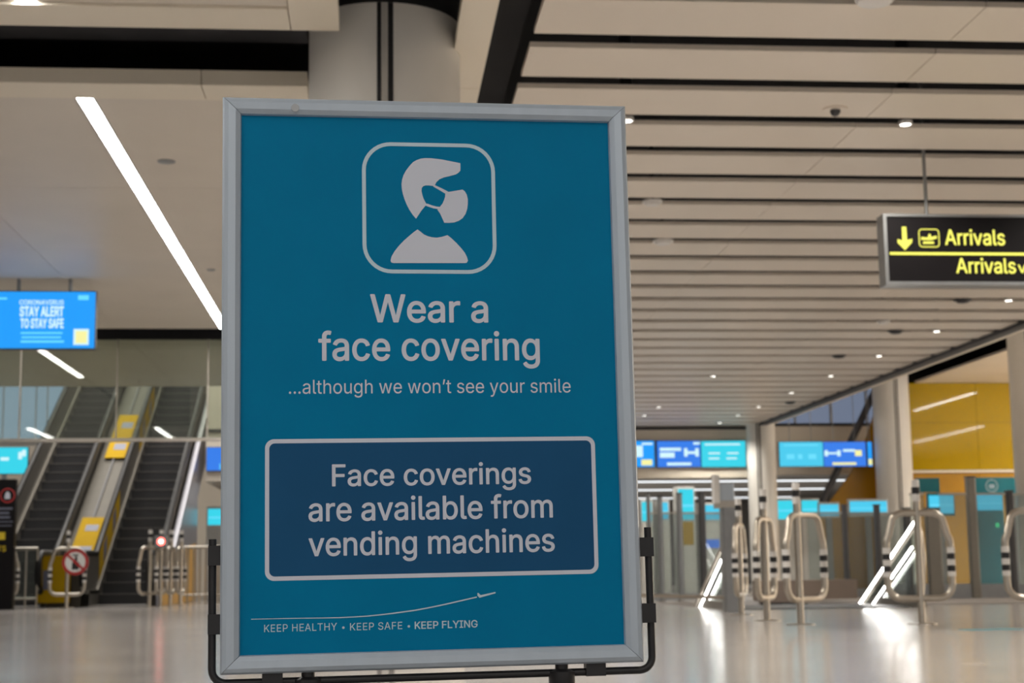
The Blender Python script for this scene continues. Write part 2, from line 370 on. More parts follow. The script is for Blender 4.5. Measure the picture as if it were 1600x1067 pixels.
# mitred snap-frame rails with a rounded profile
prof = [(0, -.026), (0, .004), (.003, .009), (.009, .0115), (.020, .0105), (.027, .006), (.0285, .001), (.0285, -.003)]   # distance in from outer edge, height
def rail(c0, c1, i0, i1):
    mb = MB(); n = len(prof); W = (OW - IW)
    o0, o1, q0, q1 = [Vector((x, y)) for x, y in (c0, c1, i0, i1)]
    vs = []
    for t0, t1 in ((o0, q0), (o1, q1)):
        for d, h in prof:
            p = t0.lerp(t1, d / .0285); vs.append(PL.p(p.x, p.y, h))
    fs = [(i, i + 1, n + i + 1, n + i) for i in range(n - 1)] + [tuple(range(n)), tuple(range(n, 2 * n))[::-1], (n - 1, 0, n, 2 * n - 1)]
    return mb.add(vs, fs)
g = .0004
cs = [(-OW, OH), (OW, OH), (OW, -OH), (-OW, -OH)]; ci = [(-IW, IH), (IW, IH), (IW, -IH), (-IW, -IH)]
for i in range(4):
    j = (i + 1) % 4
    d = (Vector(cs[j]) - Vector(cs[i])).normalized() * g
    fr = rail(Vector(cs[i]) + d, Vector(cs[j]) - d, Vector(ci[i]) + d, Vector(ci[j]) - d).build('frame_rail', M['alu'], sign)
    if i == 0: top_rail = fr
sx_, sy_ = PL.px(461, 172)
MB().prism([PL.p(a, b, .0112) for a, b in circ(sx_, sy_, .0062, 16)], PL.n * .0012).build('screw', M['greysteel'], top_rail)
# printed artwork
def onp(pts): return [PL.px(x, y) for x, y in pts]
def crop(pts, ox, oy, s): return onp([(ox + x * s, oy + y * s) for x, y in pts])
h1 = .0004
x0, yT = PL.px(568, 226); x1, yB = PL.px(772.5, 425)
xm, t_ = PL.px(670, 223.5); xm2, b_ = PL.px(670, 427.5); l_, ym = PL.px(566, 325); r_, ym2 = PL.px(774.5, 325)
OR = rrect(l_, r_, b_, t_, .045, 10); t = .0059
IR = rrect(l_ + t, r_ - t, b_ + t, t_ - t, .0392, 10)
ringpoly(PL, OR, IR, h1).build('icon_border', M['paleprint'], poster)
K = (540, 200, .2342)
hair = [(765, 235), (766, 262), (765, 285), (752, 299), (735, 310), (690, 322), (655, 330), (625, 343), (605, 362), (594, 385), (575, 386), (555, 383), (535, 383), (518, 388), (508, 400), (506, 420), (512, 448), (520, 472), (530, 492), (541, 508), (505, 552), (470, 605), (448, 580), (425, 545), (408, 512), (393, 475), (382, 440), (375, 405), (373, 375), (377, 345), (386, 315), (403, 284), (425, 255), (450, 228), (473, 215), (500, 205), (530, 201), (570, 202), (640, 210), (700, 222)]
maskp = [(665, 435), (690, 426), (740, 418), (780, 411), (796, 424), (808, 445), (815, 475), (815, 505), (811, 540), (800, 573), (780, 602), (755, 619), (725, 630), (690, 633), (658, 632), (645, 603), (630, 570), (612, 545), (630, 525), (646, 505), (657, 480), (664, 458)]
shoulders = [(480, 677), (500, 692), (522, 710), (548, 722), (575, 729), (607, 732), (640, 727), (680, 715), (705, 735), (740, 768), (772, 803), (795, 832), (810, 862), (816, 885), (808, 899), (796, 901), (318, 901), (304, 896), (300, 884), (306, 858), (325, 825), (352, 790), (388, 752), (430, 715), (458, 692)]
strap1 = [(575, 381), (592, 380), (640, 402), (690, 428), (668, 440), (630, 417), (590, 394)]
strap2 = [(543, 504), (575, 516), (605, 524), (632, 527), (618, 541), (585, 536), (552, 525), (533, 518)]
flat(PL, [crop(p, *K) for p in (hair, maskp, shoulders, strap1, strap2)], h1).build('mask_pictogram', M['print'], poster)
def line(s, xa, xb, xm_, yb, hpx, bold, m=None, name='lettering', h=h1, space=1.0):
    a0, _ = PL.px(xa, yb); a1, _ = PL.px(xb, yb); _, b = PL.px(xm_, yb); _, b2 = PL.px(xm_, yb - hpx)
    return letters(PL, s, a0, a1, b, b2 - b, h, name, m or M['print'], poster, bold, space)
line('Wear a', 578.5, 763, 670, 503, 43, .013)
line('face covering', 497.4, 843.6, 670, 562.5, 46, .013)
line('...although we won\u2019t see your smile', 451.4, 891.8, 672, 614.2, 22, 0)
c0, v0 = PL.px(672, 686.2); c1, v1 = PL.px(672, 899.3); a0, _ = PL.px(414, 795); a1, _ = PL.px(932.5, 795)
v0 = PL.px(672, 684)[1]; v1 = PL.px(672, 902)[1]
outer = rrect(a0, a1, v1, v0, .0135); tt = .0062; inner = rrect(a0 + tt, a1 - tt, v1 + tt, v0 - tt, .0085)
ringpoly(PL, outer, inner, h1).build('box_border', M['print'], poster)
flat(PL, [inner], h1).build('navy_box', M['navy'], poster)
line('Face coverings', 518.8, 830, 672, 757.3, 34.5, .011, h=.0008)
line('are available from', 482, 864, 672, 811.2, 38, .011, h=.0008)
line('vending machines', 482, 867, 672, 864.8, 37.5, .011, h=.0008)
KP = (360, 900, .275)
cp = [(118, 245), (300, 241), (420, 239), (520, 238), (620, 236), (700, 232), (780, 227), (850, 220), (920, 212), (985, 203), (1050, 194), (1115, 182), (1180, 169), (1240, 156), (1300, 142), (1400, 119)]
P = crop(cp, *KP); mbx = MB()
for i in range(len(P) - 1):
    wd = .0006 + .0005 * min(1, i / 8); a, b = Vector(P[i]), Vector(P[i + 1]); nn = Vector((-(b - a).y, (b - a).x)).normalized() * wd * .8
    mbx.add([PL.p(q.x, q.y, h1) for q in (a - nn, b - nn, b + nn, a + nn)], [(0, 1, 2, 3)])
for pl in ([(1403, 96), (1410, 96), (1422, 108), (1505, 90), (1507, 97), (1470, 108), (1415, 123), (1404, 112)],): mbx.add([PL.p(a, b, h1) for a, b in crop(pl, *KP)], [tuple(range(len(pl)))])
mbx.build('flight_path', M['paleprint'], poster)
line('KEEP HEALTHY', 412.8, 526.5, 470, 986, 11.5, -.01, M['paleprint'], space=1.05)
line('KEEP SAFE', 547, 628.5, 588, 983.8, 11.5, -.01, M['paleprint'], space=1.05)
line('KEEP FLYING', 648, 746.3, 697, 981.2, 11.5, .012, M['paleprint'])
for q in ((536.5, 980.5), (638.8, 978.5)): flat(PL, [circ(*PL.px(*q), .0019, 12)], h1).build('bullet_dot', M['paleprint'], poster)
# black U-shaped carrying tube, clips, spring feet and base
uy = -.4475
pts = []
UL, UR = -.3275, .3325
def arc(cx, cy, r, a0_, a1_, n=6): return [(cx + r * math.cos(math.radians(a0_ + (a1_ - a0_) * i / n)), cy + r * math.sin(math.radians(a0_ + (a1_ - a0_) * i / n))) for i in range(n + 1)]
path = [(UL, -.238)] + arc(UL + .02, uy + .02, .02, 180, 270) + arc(UR - .02, uy + .02, .02, 270, 360) + [(UR, -.232)]
MB().tube([PL.p(a, b, -.012) for a, b in path], .0058, 10).build('carrying_tube', M['jet'], sign, True)
for sx, a in ((-1, UL), (1, UR)):
    for yb in (-.262, -.362):
        pbox(min(a - sx * .0, sx * OW) - .004 if sx > 0 else a - .006, sx * OW + .002 if sx < 0 else a + .006, yb - .0145, yb + .0145, -.022, -.001).build('side_clip', M['jet'], sign)
for xa in (-.240, .243): pbox(xa - .0150, xa + .0150, uy - .006, -OH + .002, -.022, -.001).build('bottom_clip', M['jet'], sign)
for a in (-.188, .192):
    c = PL.p(a, uy, -.012)
    spring = MB().lathe([(.004, .022), (.010, .022), (.010, .006), (.020, .002), (.020, -.020), (.016, -.026), (.016, -.10), (.020, -.105), (.020, -.125)], 16, c)
    spring.build('spring_foot', M['jet'], sign, True)
zt = PL.p(0, uy, 0).z - .12
yc = SC.y + .012
base = MB().prism([(SC.x - .33, yc - .20, 0), (SC.x + .33, yc - .20, 0), (SC.x + .33, yc + .20, 0), (SC.x - .33, yc + .20, 0)], (0, 0, .05))
base.add([(SC.x - .33, yc - .20, .05), (SC.x + .33, yc - .20, .05), (SC.x + .33, yc + .20, .05), (SC.x - .33, yc + .20, .05), (SC.x - .27, yc - .08, zt), (SC.x + .27, yc - .08, zt), (SC.x + .27, yc + .08, zt), (SC.x - .27, yc + .08, zt)], [(0, 1, 5, 4), (1, 2, 6, 5), (2, 3, 7, 6), (3, 0, 4, 7), (4, 5, 6, 7)])
base.build('weighted_base', M['dark'], sign)

# ================================================================== COLUMNS
def column(x, y, r, z1, label, face=None, n=48):
    t = thing('column', label, 'column', (x, y, 0))
    MB().lathe([(r, 0), (r, z1)], n, (x, y, 0)).build('cladding', M['column'], t, True)
    a = math.atan2(-y, -x) if face is None else face
    for da, m, nm, ww in ((-.031 / r, 'seam', 'black_joint', .012), (.033 / r, 'seam', 'black_joint', .015), (.001 / r, 'seam_metal', 'cover_strip', .017)):
        b = a + da; c = Vector((x + math.cos(b) * r, y + math.sin(b) * r, 0)); tn = Vector((-math.sin(b), math.cos(b), 0)); rd = Vector((math.cos(b), math.sin(b), 0))
        q = [c - tn * ww - rd * .02, c + tn * ww - rd * .02, c + tn * ww + rd * .003, c - tn * ww + rd * .003]
        MB().prism([tuple(p) for p in q], (0, 0, z1 - .002)).build(nm, M[m], t)
    return t
column(.072, 8.885, .441, 3.665, 'thick pale round column with a black double seam, rising behind the teal poster')
column(8.14, 32.35, .30, 5.0, 'slim pale round column between the two rows of blue far screens', -2.0)
column(12.32, 36.3, .43, 5.5, 'pale round column right of the blue screens, before the yellow wall', -1.6)
column(12.62, 28.9, .43, 5.5, 'pale round column cut by the right edge of the picture', -2.1)
MB().lathe([(.445, 3.67), (.445, 4.15)], 32, (.072, 8.885, 0)).build('column_collar', M['black'], bpy.data.objects['column'], True)

# ================================================================== CEILING FITTINGS
def strip(x, ya, yb, label, grp=None):
    t = thing('strip_light', label, 'ceiling light', (x + LW / 2, (ya + yb) / 2, CZ), 0, grp)
    MB().box(x + .014, x + LW - .014, ya, yb, CZ + .004, CZ + .012).build('diffuser', M['tubeglow'], t)
    MB().box(x + .001, x + .014, ya, yb, CZ, CZ + .04).box(x + LW - .014, x + LW - .001, ya, yb, CZ, CZ + .04).box(x + .014, x + LW - .014, ya, yb, CZ + .012, CZ + .04).build('channel', M['white'], t)
    return t
strip(LX[0], -1, 8.09, 'linear ceiling light whose end shows at the top left corner of the picture')
strip(LX[0], 9.77, 19.29, 'long bright linear ceiling light slanting down to the poster frame')
strip(LX[1], 16.25, 19.29, 'short linear ceiling light above the blue screen, mirrored in the glass header')
strip(LX[1], 3.6, 8.09, 'near linear ceiling light left of the frame, mirrored low in the glass header')
strip(LX[2], 4.1, 8.09, 'outermost near linear ceiling light, mirrored at the left in the glass header')
strip(LX[2], 20.3, 25.2, 'added linear ceiling light before the escalators, unseen left of the frame')  # added out of view to brighten barriers, totem and soffit
def high_strip(x, ya, yb, label):
    t = thing('strip_light', label, 'ceiling light', (x, (ya + yb) / 2, 4.98))
    MB().box(x - .07, x + .07, ya, yb, 4.955, 4.965).build('diffuser', M['highglow'], t); MB().box(x - .08, x + .08, ya - .01, yb + .01, 4.965, 4.986).build('channel', M['white'], t)
high_strip(15.65, 31.0, 35.6, 'linear ceiling light of the gate hall, mirrored high in the yellow wall')
high_strip(19.65, 19.5, 26, 'linear ceiling light of the gate hall, mirrored low in the yellow wall')
dl0 = None
def downlight(x, y, label, watts=1.0):
    global dl0
    y = 8.45 + .775 * math.floor((y - 8.45) / .775 + .35) + .115
    if dl0 is None:
        dl0 = thing('downlight', label, 'ceiling light', (x, y, CZ), 0, 'round downlights of the slatted ceiling', world=False)
        MB().lathe([(.036, -.012), (.036, -.004)], 20).build('lens', M['lens'], dl0)
        MB().lathe([(.037, -.012), (.046, -.014), (.048, 0), (.048, .012), (.037, .012)], 20).build('bezel', M['white'], dl0, True)
        MB().lathe([(.044, .012), (.044, .65)], 16).build('housing', M['jet'], dl0, True)
        o = dl0
    else: o = dup(dl0, (x, y, CZ), None, label)
    l = bpy.data.lights.new('downlight_lamp', 'SPOT'); l.energy = DOWN_W * watts; l.spot_size = math.radians(140); l.spot_blend = .6; l.shadow_soft_size = .035; l.color = (1, .94, .84)
    lo = bpy.data.objects.new('downlight_lamp', l); C.objects.link(lo); lo.location = (x, y, CZ - .03)
    return o
for x, y, s in ((3.63, 10.13, 'bright round downlight right of the ceiling camera'), (1.705, 10.13, 'round downlight just peeping past the top right corner of the poster frame'),
    (7.24, 17.03, 'round downlight at the right edge of the picture below the arrivals sign'), (7.24, 19.25, 'round downlight below the bottom edge of the arrivals sign, nearer of two'),
    (7.24, 21.6, 'round downlight in the slats, third from the right picture edge'), (5.33, 23.85, 'bright round downlight alone in mid ceiling right of the poster'),
    (7.22, 23.85, 'faint round downlight level with the lone bright one, near the beam'), (7.21, 26.1, 'round downlight beside the beam above the slim column'),
    (5.31, 28.35, 'round downlight close to the poster frame, above the blue screens'), (7.2, 28.4, 'faint round downlight by the beam, second before the far wall'),
    (5.31, 30.6, 'small round downlight nearest the poster frame, just above the blue screens'), (7.18, 30.55, 'round downlight by the beam, last but one before the far wall'),
    (7.15, 32.1, 'small round downlight farthest away in the slats by the far wall')): downlight(x, y, s)
for x, y in ((1.7, 7.0), (3.63, 7.0), (5.4, 7.0), (7.2, 7.0), (1.7, 4.6), (3.63, 4.6), (5.4, 4.6), (7.2, 4.6), (5.4, 10.13), (7.24, 10.13), (7.24, 12.45), (7.24, 14.75)):  # unseen downlights added to put more light on the floor
    downlight(x, y, 'added round downlight of the slats, unseen outside the picture')
for y in (12.45, 14.75, 17.05, 19.35, 21.65, 23.95): downlight(1.705, y, 'added round downlight of the slats, hidden behind the poster')  # added out of sight so more light bounces up to the slats
downlight(3.63, -1.5, 'added round downlight in the slats, unseen behind the photographer', .15)  # added weak light from behind the camera
def gapy(y): return 8.45 + .775 * math.floor((y - 8.45) / .775 + .35) + .115
def disc_fit(name, x, y, r, m, label, cat, hang=.02):
    t = thing(name, label, cat, (x, y, CZ))
    MB().lathe([(r, -.004), (r, .012)], 24, (x, y, CZ - .010)).build('base_plate', M[m], t, True)
    MB().lathe([(r * .72, 0), (r * .68, -hang), (r * .3, -hang * 1.4)], 24, (x, y, CZ - .014)).build('sensor_cover', M[m], t, True)
    MB().lathe([(.02, 0), (.02, .65)], 10, (x, y, CZ + .002)).build('conduit', M['jet'], t)
    return t
disc_fit('smoke_detector', 2.293, gapy(12.4), .085, 'white', 'white smoke detector in the slats beside the poster frame, nearer of two', 'detector')
disc_fit('smoke_detector', 2.668, gapy(14.0), .10, 'white', 'white smoke detector in the slats, a little farther and larger than its neighbour', 'detector')
disc_fit('smoke_detector', 6.285, gapy(18.5), .085, 'white', 'white smoke detector in the slats below the arrivals sign', 'detector')
for x, y, s in ((6.7, 17.0, 'dark round ceiling speaker in the slats, nearest below the arrivals sign'), (6.7, 19.27, 'dark round ceiling speaker in the slats, second from the arrivals sign'), (6.65, 21.5, 'dark round ceiling speaker in mid slats left of a lit downlight'), (7.6, 28.3, 'small dark ceiling speaker in the slats close to the beam')):
    disc_fit('ceiling_speaker', x, gapy(y), .10, 'dark', s, 'speaker')
for x, y, s in ((-1.5, 11.33, 'grey round ceiling speaker on the left panels beside the strip light'), (-1.591, 15.48, 'small grey round sensor on the left panels next to the poster frame')):
    t = thing('ceiling_speaker', s, 'speaker', (x, y, CZ)); r = .065 if y < 12 else .045
    MB().lathe([(r, -.004), (r, .002)], 24, (x, y, CZ - .002)).build('rim', M['greysteel'], t, True)
    MB().lathe([(r * .85, 0), (r * .6, -.008)], 24, (x, y, CZ - .006)).build('grille', M['greysteel'], t, True)
# dome camera
x, y = 3.048, 9.81; t = thing('dome_camera', 'small dark security camera on a pale round plate under the slats', 'camera', (x, y, CZ))
MB().lathe([(.082, -.006), (.082, .004)], 28, (x, y, CZ - .004)).build('ceiling_plate', M['slat'], t, True)
MB().lathe([(.034, 0), (.034, -.012), (.030, -.026), (.018, -.038), (.004, -.042)], 20, (x, y, CZ - .010)).build('dome', M['dark'], t, True)
x, y = 2.66, 7.78; t = thing('wireless_unit', 'white round unit under the slats cut by the top edge of the picture', 'ceiling unit', (x, y, CZ))
MB().lathe([(.10, 0), (.105, -.018), (.09, -.035), (.04, -.042)], 28, (x, y, CZ - .001)).build('housing', M['white'], t, True)
MB().lathe([(.112, -.004), (.112, 0)], 28, (x, y, CZ)).build('mounting_ring', M['cream'], t, True)

# ================================================================== ARRIVALS SIGN
YS = 10.75
pa = at_y(1386.5, 336, YS); pb = at_y(1393, 442, YS)
ax0 = 3.655; az1 = at_y(1389, 334, YS).z; az0 = at_y(1394, 445, YS).z; AXR = ax0 + 2.4
arr = thing('arrivals_sign', 'hanging black sign with yellow lettering reading Arrivals', 'sign', (ax0 + 1.2, YS, az0))
AP = Plane((ax0, YS, az0), (1, 0, 0), (0, 0, 1))
MB().box(ax0 + .02, AXR - .02, YS + .004, YS + .13, az0 + .02, az1 - .02).build('face', M['sign_black'], arr)
for nm, a in (('frame_bar', (ax0, AXR, YS - .006, YS + .14, az1 - .02, az1)), ('frame_bar', (ax0, AXR, YS - .006, YS + .14, az0, az0 + .025)), ('end_cap', (ax0, ax0 + .025, YS - .006, YS + .14, az0 + .025, az1 - .02)), ('end_cap', (AXR - .025, AXR, YS - .006, YS + .14, az0 + .025, az1 - .02))):
    MB().box(*a).build(nm, M['greysteel'], arr)
rodx = at_y(1446, 300, YS + .07).x
for xr in (rodx, rodx + 1.6): MB().tube([(xr, YS + .07, az1 - .002), (xr, YS + .07, 4.15)], .013, 12).build('hanging_rod', M['greysteel'], arr, True)
KA = (1360, 220, .2249)
def acrop(pts): return [AP.px(KA[0] + x * KA[2], KA[1] + y * KA[2]) for x, y in pts]
flat(AP, [acrop([(217, 597), (248, 597), (254, 690), (290, 680), (289, 706), (240, 760), (188, 708), (187, 683), (221, 692)])], .002).build('arrow', M['sign_yellow'], arr)
(qa, qb) = acrop([(338, 740), (476, 612)]); q0 = rrect(qa[0], qb[0], qa[1], qb[1], .028); tk = .0075
ringpoly(AP, q0, rrect(qa[0] + tk, qb[0] - tk, qa[1] + tk, qb[1] - tk, .020), .002).build('icon_border', M['sign_yellow'], arr)
flat(AP, [acrop([(352, 668), (398, 672), (405, 645), (418, 650), (420, 668), (458, 660), (462, 678), (420, 690), (352, 688)]), acrop([(365, 700), (442, 700), (442, 716), (365, 716)])], .002).build('landing_plane_icon', M['sign_yellow'], arr)
def aline(s, xa, xb, yb, hp, bold):
    (a, b), (c, d) = acrop([(xa, yb), (xb, yb - hp)]); return letters(AP, s, a, c, b, d - b, .002, 'lettering', M['sign_yellow'], arr, bold)
aline('Arrivals', 519, 930, 722, 106, .012)
aline('Arrivals', 597, 1006, 918, 104, .012)
aline('v', 1026, 1080, 917, 56, .01)
(la, lb), (lc, ld) = acrop([(135, 792), (140, 773)])
flat(AP, [rect(la, AXR - ax0 - .03, lb, ld)], .002).build('yellow_rule', M['sign_yellow'], arr)

# ================================================================== SCREENS
def screen(label, x0, x1, z0, z1, Y, face, content, group=None, hang=None, name='information_screen', depth=.09, b=.009, foot=None):
    t = thing(name, label, 'screen', ((x0 + x1) / 2, Y + depth / 2, z0), 0, group)
    MB().bevbox(x0 - b, x1 + b, Y + .006, Y + depth, z0 - b, z1 + b, .01).build('bezel', M['jet'], t)
    MB().box(x0, x1, Y, Y + .0055, z0, z1).build('display', M[face], t)
    pl = Plane((x0, Y, z0), (1, 0, 0), (0, 0, 1)); W, H = x1 - x0, z1 - z0
    for m, rs in content.items():
        flat(pl, [[(a * W, c * H) for a, c in rect(*r)] for r in rs], .003).build('display_block', M[m], t)
    if hang:
        for fx in (.25, .75): MB().tube([(x0 + W * fx, Y + depth / 2, z1), (x0 + W * fx, Y + depth / 2, hang)], .02 if Y < 20 else .009, 8).build('hanger', M['greysteel'], t)
    if foot is not None: MB().box((x0 + x1) / 2 - .05, (x0 + x1) / 2 + .05, Y + .02, Y + depth - .01, 0, z0).build('stand', M['greysteel'], t)
    return t, pl, W, H
p0 = at_y(0, 456, 16); p1 = at_y(147, 545, 16)
xs1 = p1.x; zs0 = at_y(147, 544, 16).z; zs1 = at_y(147, 456, 16).z; xs0 = xs1 - (zs1 - zs0) * 1.78
t, pl, W, H = screen('blue hanging screen at the left edge reading stay alert to stay safe', xs0, xs1, zs0, zs1, 16, 'blue', {}, hang=4.15)
def spx(x, y): return pl.px(x * .11244, 440 + y * .11244)
def srect(x0, x1, y0, y1): a, b = spx(x0, y1); c, d = spx(x1, y0); return rect(a, c, b, d)
for s, xa, xb, yb, yt, bd in (('CORONAVIRUS', 268, 888, 318, 255, .02), ('STAY ALERT', 272, 890, 478, 340, .04), ('TO STAY SAFE', 280, 888, 640, 510, .04)):
    (a, b), (c, d) = spx(xa, yb), spx(xb, yt); letters(pl, s, a, c, b, d - b, .003, 'lettering', M['scr_white'], t, bd)
flat(pl, [srect(285, 870, 702, 726), srect(300, 850, 762, 786), srect(285, 890, 818, 848)], .003).build('small_print', M['scr_pale'], t)
flat(pl, [srect(1085, 1235, 190, 255), srect(-60, 100, 222, 248)], .003).build('header_mark', M['scr_pale'], t)
flat(pl, [srect(1018, 1238, 658, 880)], .003).build('badge_border', M['scr_white'], t)
flat(pl, [srect(1050, 1210, 688, 855)], .004).build('badge', M['scr_yellow'], t)
# far screens on the centre block
def span(x0, x1, y0, y1, Y): a = at_y(x0, (y0 + y1) / 2, Y); b = at_y(x1, (y0 + y1) / 2, Y); m = (x0 + x1) / 2; return a.x, b.x, at_y(m, y1, Y).z, at_y(m, y0, Y).z
for (xa, xb, f, cont, lab) in (
    (958, 1022.5, 'blue', {'scr_white': [(.35, .72, .38, .82), (.70, .96, .85, .93)], 'scr_yellow': [(.68, .94, .06, .28)]}, 'blue far screen half hidden by the poster frame'),
    (1027, 1094.5, 'royal', {'scr_white': [(.06, .55, .62, .74), (.06, .40, .36, .56), (.62, .70, .40, .72), (.88, .96, .40, .72), (.70, .88, .50, .60), (.22, .78, .06, .17), (.84, .99, .86, .95)]}, 'royal blue far screen with a white distance arrow, middle of the left row'),
    (1096, 1165, 'cyan', {'scr_white': [(.08, .88, .84, .9), (.16, .42, .5, .56), (.16, .40, .3, .36), (.58, .84, .5, .56), (.56, .80, .3, .36)]}, 'cyan far screen at the right end of the left row')):
    screen(lab, *span(xa, xb, 689, 729.5, 32.755), 32.755, f, cont)
for (xa, xb, f, cont, lab) in (
    (1218, 1286, 'dimcyan', {'scr_pale': [(.1, .9, .84, .9), (.16, .34, .3, .5), (.42, .52, .3, .5), (.66, .84, .3, .5)]}, 'cyan far screen at the left end of the right row beside the slim column'),
    (1287, 1353, 'royal', {'scr_white': [(.02, .10, .42, .66), (.32, .40, .42, .66), (.10, .32, .5, .58), (.46, .74, .6, .7)], 'scr_yellow': [(.74, .9, .42, .66), (.2, .76, .06, .16)]}, 'royal blue far screen with a distance arrow in the right row'),
    (1356, 1362.5, 'blue', {'scr_yellow': [(.1, .95, .06, .3)]}, 'blue far screen disappearing behind the pale round column')):
    screen(lab, *span(xa, xb, 690.5, 728.5, 36.45), 36.45, f, cont, hang=5.5)
screen('blue far screen between the escalator and the poster frame', *span(323, 360, 699, 735, 32.755), 32.755, 'royal', {'scr_pale': [(.55, .6, .05, .3)]})
sx0, sx1, sz0, sz1 = span(-30, 43, 699, 740, 33)
screen('cyan screen on a post behind the black totem at the left edge', sx0, sx1, sz0, sz1, 33, 'cyan', {'scr_white': [(.80, .88, .55, .82), (.88, .96, .66, .9), (.42, .6, .5, .62)]}, foot=1)

# ================================================================== ESCALATORS
TA = math.tan(math.radians(30)); YI = 28.3
def sideprof(z0, z1, ya, yi, yb):       # band following floor run then incline
    return [(ya, z0), (yi, z0), (yb, z0 + (yb - yi) * TA), (yb, z1 + (yb - yi) * TA), (yi, z1), (ya, z1)]
def yz(poly, x0, x1): return MB().prism([(x0, y, z) for y, z in poly], (x1 - x0, 0, 0))
step_mesh = None
def escalator(xa, xb, label):
    global step_mesh
    YA, YB = 27.35, 38.4
    t = thing('escalator', label, 'escalator', ((xa + xb) / 2, YI, 0))
    if step_mesh is None:
        s = MB(); Wd = xb - xa - .01
        s.add([(0, 0, -.02), (Wd, 0, -.02), (Wd, 0, .2), (0, 0, .2)], [(0, 1, 2, 3)]); s.box(0, Wd, .005, .36, .17, .199)
        n = 26
        for i in range(n): s.box(Wd * (i + .2) / n, Wd * (i + .7) / n, -.008, 0, -.0, .196)
        step_mesh = s.mesh('step', M['step']); 
        nz_ = MB().box(0, Wd, -.016, .03, .190, .203); step_mesh2 = nz_.mesh('nosing', M['nose']); escalator.n = step_mesh2
    k = 0
    while .2 * k < 5.7:
        o = bpy.data.objects.new('step', step_mesh); C.objects.link(o); o.parent = t
        o.location = Vector((xa + .005, YI + .2 * k / TA, .2 * k + .005)) - t.location
        q = bpy.data.objects.new('nosing', escalator.n); C.objects.link(q); q.parent = o; k += 1
    MB().box(xa, xb, YA, YI + .01, .002, .02).build('comb_plate', M['nose'], t)
    for sgn, x in ((-1, xa), (1, xb)):
        a, b = (x - .10, x) if sgn < 0 else (x, x + .10)
        yz(sideprof(.0, .26, YA + .1, YI, YB), x - .004 if sgn < 0 else x - .0, x + .004 if sgn > 0 else x).build('skirt', M['steel'], t)
        yz(sideprof(.26, .86, YA - .1, YI, YB), x - .075 if sgn < 0 else x + .035, x - .035 if sgn < 0 else x + .075).build('balustrade', M['steel'], t)
        yz(sideprof(.22, .285, YA, YI, YB), a, b).build('deck', M['steel'], t)
        xc = x - .055 if sgn < 0 else x + .055
        yn = YA - .30; r = .33
        pth = [(xc, yn + .12, .26)] + [(xc, yn + r * math.cos(math.radians(q)) * 1.0 + .2, .58 + r * math.sin(math.radians(q))) for q in range(215, 80, -15)] + [(xc, YI, .91), (xc, YI + 1, .91 + TA), (xc, YB, .91 + (YB - YI) * TA)]
        MB().tube(pth, .052, 8).build('handrail', M['rubber'], t, True)
        yz([(yn - .08, .30), (yn - .11, .6), (yn + .05, .84), (YA, .86), (YA, .26)], xc - .015, xc + .015).build('newel_panel', M['steel'], t)
    return t
e1 = escalator(-6.59, -5.59, 'left black-stepped escalator rising behind the round red-ringed sign')
e2 = escalator(-4.77, -3.77, 'right black-stepped escalator rising beside the poster frame')
# steel deck between the two runs, with yellow notices
mid = thing('escalator_divider', 'steel divider deck with yellow notices between the two escalators', 'divider', (-5.17, 28, 0))
yz(sideprof(.0, .62, 27.3, YI, 38.4), -5.46, -4.90).build('deck', M['bronze'], mid)
yz(sideprof(.62, .655, 27.3, YI, 38.4), -5.19, -5.16).build('deck_joint', M['dark'], mid)
def notice(y0, y1, xa, xb, lift, rows=2):
    zf = lambda y: lift + (y - YI) * TA
    MB().prism([(xa, y0, zf(y0)), (xb, y0, zf(y0)), (xb, y1, zf(y1)), (xa, y1, zf(y1))], (0, -.004, .008)).build('notice', M['sticker'], mid)
    for i in range(rows):
        a = y0 + (y1 - y0) * (i + .35) / rows; b = a + .14 * (y1 - y0)
        MB().prism([(xa + .12, a, zf(a) + .009), (xb - .05, a, zf(a) + .009), (xb - .05, b, zf(b) + .009), (xa + .12, b, zf(b) + .009)], (0, -.002, .004)).build('notice_print', M['slate'], mid)
for a, b in ((28.5, 29.9), (32.1, 33.9), (36.3, 38.2)): notice(a, b, -5.36, -4.96, .665)
def sidenotice(y0, y1):
    zb = lambda y: (y - YI) * TA
    MB().prism([(-4.803, y0, zb(y0) + .32), (-4.803, y1, zb(y1) + .32), (-4.803, y1, zb(y1) + .82), (-4.803, y0, zb(y0) + .82)], (.005, 0, 0)).build('notice', M['sticker'], e2)
    for f in (.2, .65):
        a = y0 + (y1 - y0) * f; b = a + .14 * (y1 - y0)
        MB().prism([(-4.797, a, zb(a) + .40), (-4.797, b, zb(b) + .40), (-4.797, b, zb(b) + .74), (-4.797, a, zb(a) + .74)], (.003, 0, 0)).build('notice_print', M['slate'], e2)
for a, b in ((28.5, 30.6), (33.0, 35.0), (37.2, 38.3)): sidenotice(a, b)
MB().box(-5.60, -5.06, 27.20, 27.26, .08, .86).build('front_notice', M['sticker'], mid)
MB().box(-5.50, -5.38, 27.19, 27.2, .30, .62).build('notice_print', M['slate'], mid)
